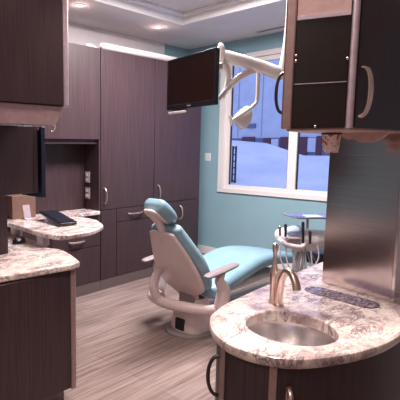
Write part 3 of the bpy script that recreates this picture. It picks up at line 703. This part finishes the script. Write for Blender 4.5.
# ------------------------------------------------------------ operatory light arm
base = unp(288, 22, 2.75)
r = thing('dental_light', 'white articulated ceiling arm carrying the small operating light in front of the window', 'operating light', (base.x, base.y, ZC))
q = lambda x, y, d=DD: unp(x, y, d)
elb = q(283, 73, 2.75)
link('ceiling_pole', tube(NB(), [elb + Vector((0, 0, .0)), elb + Vector((.006, -.006, .03)), elb + Vector((.012, -.012, .12)), elb + Vector((.018, -.018, .35)), Vector((elb.x + .018, elb.y - .018, ZC))], [.040, .038, .030, .024, .024], 14, 4), M['plastic'], r, smooth=True)
link('ceiling_plate', lathe(NB(), (elb.x + .018, elb.y - .018, ZC - .03), [(.03, 0), (.09, .012), (.10, .03)], 28), M['plastic'], r, smooth=True)
link('main_arm', tube(NB(), [q(223, 55), q(227, 56.5), q(240, 60.5, 2.83), q(262, 67, 2.80), q(278, 73, 2.76), q(284, 74, 2.75)], [.028, .036, .038, .038, .040, .034], 16, 4), M['plastic'], r, smooth=True)
capd = (q(223, 55) - q(232, 58)).normalized()
link('joint_cap', tube(NB(), [q(220.5, 43), q(220.5, 47), q(221.5, 55), q(220.5, 62), q(220.5, 66)], [.008, .025, .034, .026, .008], 14, 4, .6), M['plastic'], r, smooth=True)
link('drop_joint', tube(NB(), [q(222, 64), q(227, 68), q(229, 78), q(226, 90), q(222, 98)], [.018, .021, .021, .019, .016], 12, 5), M['plastic'], r, smooth=True)
link('spring_arm', tube(NB(), [q(219.5, 99), q(221.5, 96.5), q(232, 84, 2.84), q(243, 75, 2.83), q(256, 70, 2.82)], [.012, .018, .021, .022, .018], 12, 5), M['plastic'], r, smooth=True)
link('yoke_arm', tube(NB(), [q(258.5, 70, 2.84), q(258, 85, 2.84), q(257, 100, 2.84), q(254, 105.5, 2.83), q(245, 112, 2.82), q(231, 121, 2.80)], [.012, .012, .011, .011, .010, .009], 12, 5), M['plastic'], r, smooth=True)
hd = q(240, 117, 2.88); ax = (q(247, 112, 2.98) - q(233, 120, 2.80)).normalized()
# fan-shaped reflector head
R_ = Vector((math.sin(yaw), -math.cos(yaw), 0))
hp_ = [q(235, 112, 2.86), q(240, 115, 2.86), q(244, 118, 2.87), q(246, 122, 2.88)]
bm = tube(NB(), [q(234, 119, 2.83), q(237, 118, 2.85), q(241, 118, 2.90), q(244.5, 118, 2.94), q(245, 118, 2.945)], [.010, .030, .060, .078, .068], 24, 3, .62, up=tuple(R_))
link('lamp_head', bm, M['plastic'], r, smooth=True)
link('handle', tube(NB(), [q(229, 115, 2.80), q(230, 117, 2.80), q(232, 124, 2.80), q(232.5, 126, 2.80)], [.005, .010, .010, .005], 10, 3), M['plastic'], r, smooth=True)

# ------------------------------------------------------------ delivery unit
UX, UY = 3.55, 1.62
D2 = 3.75
r = thing('delivery_unit', 'white dental delivery unit with hanging handpiece hoses below the window', 'delivery unit', (3.9, 1.6, 0))
v = lambda x, y, d=D2: unp(x, y, d)
c0 = v(303, 240)
def blob(name, pts, rad, m, n=18, s=5, flat=1.0, up=None): return link(name, tube(NB(), pts, rad, n, s, flat, up), m, r, smooth=True)
blob('console', [v(275.5, 234), v(278, 234.5), v(285, 236.5), v(298, 239), v(312, 240), v(326, 237), v(332, 236)], [.02, .06, .095, .10, .105, .07, .02], M['plastic'], flat=.85, up=(0, 0, 1))
blob('holder_rail', [v(279, 239, 3.64), v(284, 243, 3.60), v(293, 246.5, 3.58), v(302, 247, 3.58), v(306, 240, 3.60)], [.015, .022, .024, .022, .015], M['shell'], 12)
link('control_pad', box(NB(), -.055, .055, -.03, .03, -.026, .026, M4(v(292.5, 240.5, 3.60), R_, fwd, Vector((0, 0, 1)))), M['armpad'], r, bevel=.012)
blob('blue_liner', [v(288, 233, 3.68), v(291, 231, 3.67), v(297, 230.5, 3.67), v(300, 232, 3.68)], [.025, .038, .042, .025], M['paper'], 14, 4)
# handpieces
for (x, y0_, y1_, m) in ((280, 226, 236, 'chrome'), (285.5, 224, 237, 'black'), (303, 222, 243, 'black'), (310, 231, 244, 'bronze')):
    blob('handpiece', [v(x, y0_, 3.58), v(x, y0_ + 1, 3.58), v(x, (y0_ + y1_) / 2, 3.58), v(x, y1_, 3.58)], [.006, .012, .011, .009], M[m], 10, 2)
for (x, xe) in ((280, 291), (286, 293), (293, 303), (301, 299), (305, 309), (311, 316), (318, 309)):
    dz = random.uniform(-4, 4)
    blob('hose', [v(x, 246, 3.60), v(x + .5, 258, 3.57), v((x + xe) / 2, 272 + dz, 3.55), v(xe, 282 + dz, 3.6), v(xe + 2, 268, 3.68), v((xe + 305) / 2, 252, 3.72)], .0055, M['hose'], 8, 5)
pb = v(299, 248, 3.80)
link('arm_post', tube(NB(), [Vector((pb.x, pb.y, .16)), Vector((pb.x, pb.y, pb.z)), ], .045, 16), M['plastic'], r, smooth=True)
link('floor_base', rings(NB(), [oval(pb.x, pb.y, .15, .14, 0), oval(pb.x, pb.y, .15, .14, .12), oval(pb.x, pb.y, .12, .10, .17)]), M['plastic'], r, smooth=True)
# tray
tc_ = v(308, 217, 3.75)
mtT = M4(tc_, R_, Vector((fwd.x, fwd.y, 0)).normalized(), Vector((0, 0, 1)))
bm = NB(); hw, hl = .175, .13
prT = [(hw - .02, hl - .02, 0), (hw, hl, .012), (hw, hl, .016), (hw - .012, hl - .012, .016), (hw - .026, hl - .026, .006)]
def rr(a, b, z, rad=.03, n=5):
    out = []
    for cx_, cy_, a0 in ((a - rad, b - rad, 0), (-(a - rad), b - rad, PI / 2), (-(a - rad), -(b - rad), PI), (a - rad, -(b - rad), 1.5 * PI)):
        for k in range(n + 1): t_ = a0 + k / n * PI / 2; out.append(mtT @ Vector((cx_ + rad * math.cos(t_), cy_ + rad * math.sin(t_), z)))
    return out
link('instrument_tray', rings(bm, [rr(*p) for p in prT]), M['chrome'], r, smooth=True)
link('tray_liner', box(NB(), -.02, .10, -.05, .06, .0065, .010, mtT), M['paper'], r)
link('tray_stem', tube(NB(), [tc_ + Vector((0, 0, -.10)), tc_ + Vector((0, 0, .0))], .012, 10), M['chrome'], r)
# stool behind
sc_ = unp(321, 254, 4.14)
r = thing('operator_stool', 'round black operator stool partly hidden behind the delivery unit', 'stool', (sc_.x, sc_.y, 0))
z = sc_.z
link('seat', lathe(NB(), (sc_.x, sc_.y, z - .05), [(.10, -.02), (.165, -.01), (.175, .05), (.165, .085), (.10, .10), (.001, .10)], 32), M['black'], r, smooth=True)
link('gas_lift', lathe(NB(), (sc_.x, sc_.y, .08), [(.03, 0), (.028, z - .13)], 16), M['chrome'], r, smooth=True)
for k in range(5):
    a_ = 2 * PI * k / 5
    lg = link('leg', tube(NB(), [(sc_.x, sc_.y, .10), (sc_.x + .15 * math.cos(a_), sc_.y + .15 * math.sin(a_), .06)], .016, 10), M['black'], r, smooth=True)
    link('caster', tube(NB(), [(sc_.x + .15 * math.cos(a_) - .01, sc_.y + .15 * math.sin(a_), .025), (sc_.x + .15 * math.cos(a_) + .01, sc_.y + .15 * math.sin(a_), .025)], .025, 14), M['black'], r, smooth=True)

# ------------------------------------------------------------ outside building
BXX = 24.0
def yz(x, y, X=BXX):
    R = Vector((math.sin(yaw), -math.cos(yaw), 0)); U = R.cross(fwd); d = fwd + R * ((x - 100) / 450) - U * ((y - 200) / 450)
    return Vector((0, 0, 1.45)) + d * (X / d.x)
r = thing('building', 'pale building with red-brown doors across the snowy lot outside the window', 'building', (BXX, 10, 0))
link('wall', bx(BXX, BXX + 6, -8, 34, 0, 9), M['siding'], r)
def patch(name, x0, x1, y0, y1, m, th=.12):
    a = yz(x0, (y0 + y1) / 2); b = yz(x1, (y0 + y1) / 2); a.z = yz(x0, y0).z; b.z = yz(x1, y1).z; return link(name, bx(BXX - th, BXX, min(a.y, b.y), max(a.y, b.y), min(a.z, b.z), max(a.z, b.z)), m, r)
a_ = yz(231, 137); b_2 = yz(335, 137)
link('lower_band', bx(BXX - .04, BXX, -6, 26, .3, yz(260, 138).z), M['greyblue'], r)
for x0, x1, y0, y1 in ((243, 255, 137, 150), (264, 271, 138, 152), (281, 289, 137, 152), (300, 308, 137, 158), (317, 322, 136, 158)):
    patch('door', x0, x1, y0, y1, M['reddoor'])
patch('light_panel', 272, 279, 139, 152, M['siding']); patch('window', 248, 256, 124, 128, M['greyblue'])
patch('wall_panel', 308.5, 316.5, 138, 152, M['siding'])
for x0 in (239, 262.7, 297.5):
    patch('downpipe', x0, x0 + .3, 60, 137, M['pipe'], .05)
r = thing('metal_ladder', 'small dark ladder standing in the snow near the left window edge', 'ladder', (8.5, 0, 0))
X9 = 8.6
a1_, a2_ = yz(233.5, 146, X9), yz(236, 174, X9)
r.location = (X9, a1_.y, a2_.z); r['_abs'] = tuple(r.location)
gz = .30
for p in (yz(233.2, 146, X9), yz(236.2, 146, X9)): link('rail', bx(X9 - .02, X9 + .02, p.y - .012, p.y + .012, gz, p.z), M['black'], r)
y1_, y2_ = yz(236.2, 146, X9).y, yz(233.2, 146, X9).y
for k in range(8):
    z_ = gz + .12 + k * (yz(234, 148, X9).z - gz - .12) / 7; link('rung', bx(X9 - .012, X9 + .012, y1_, y2_, z_ - .012, z_ + .012), M['black'], r)

for o in list(bpy.data.objects):
    if '_abs' in o: del o['_abs']
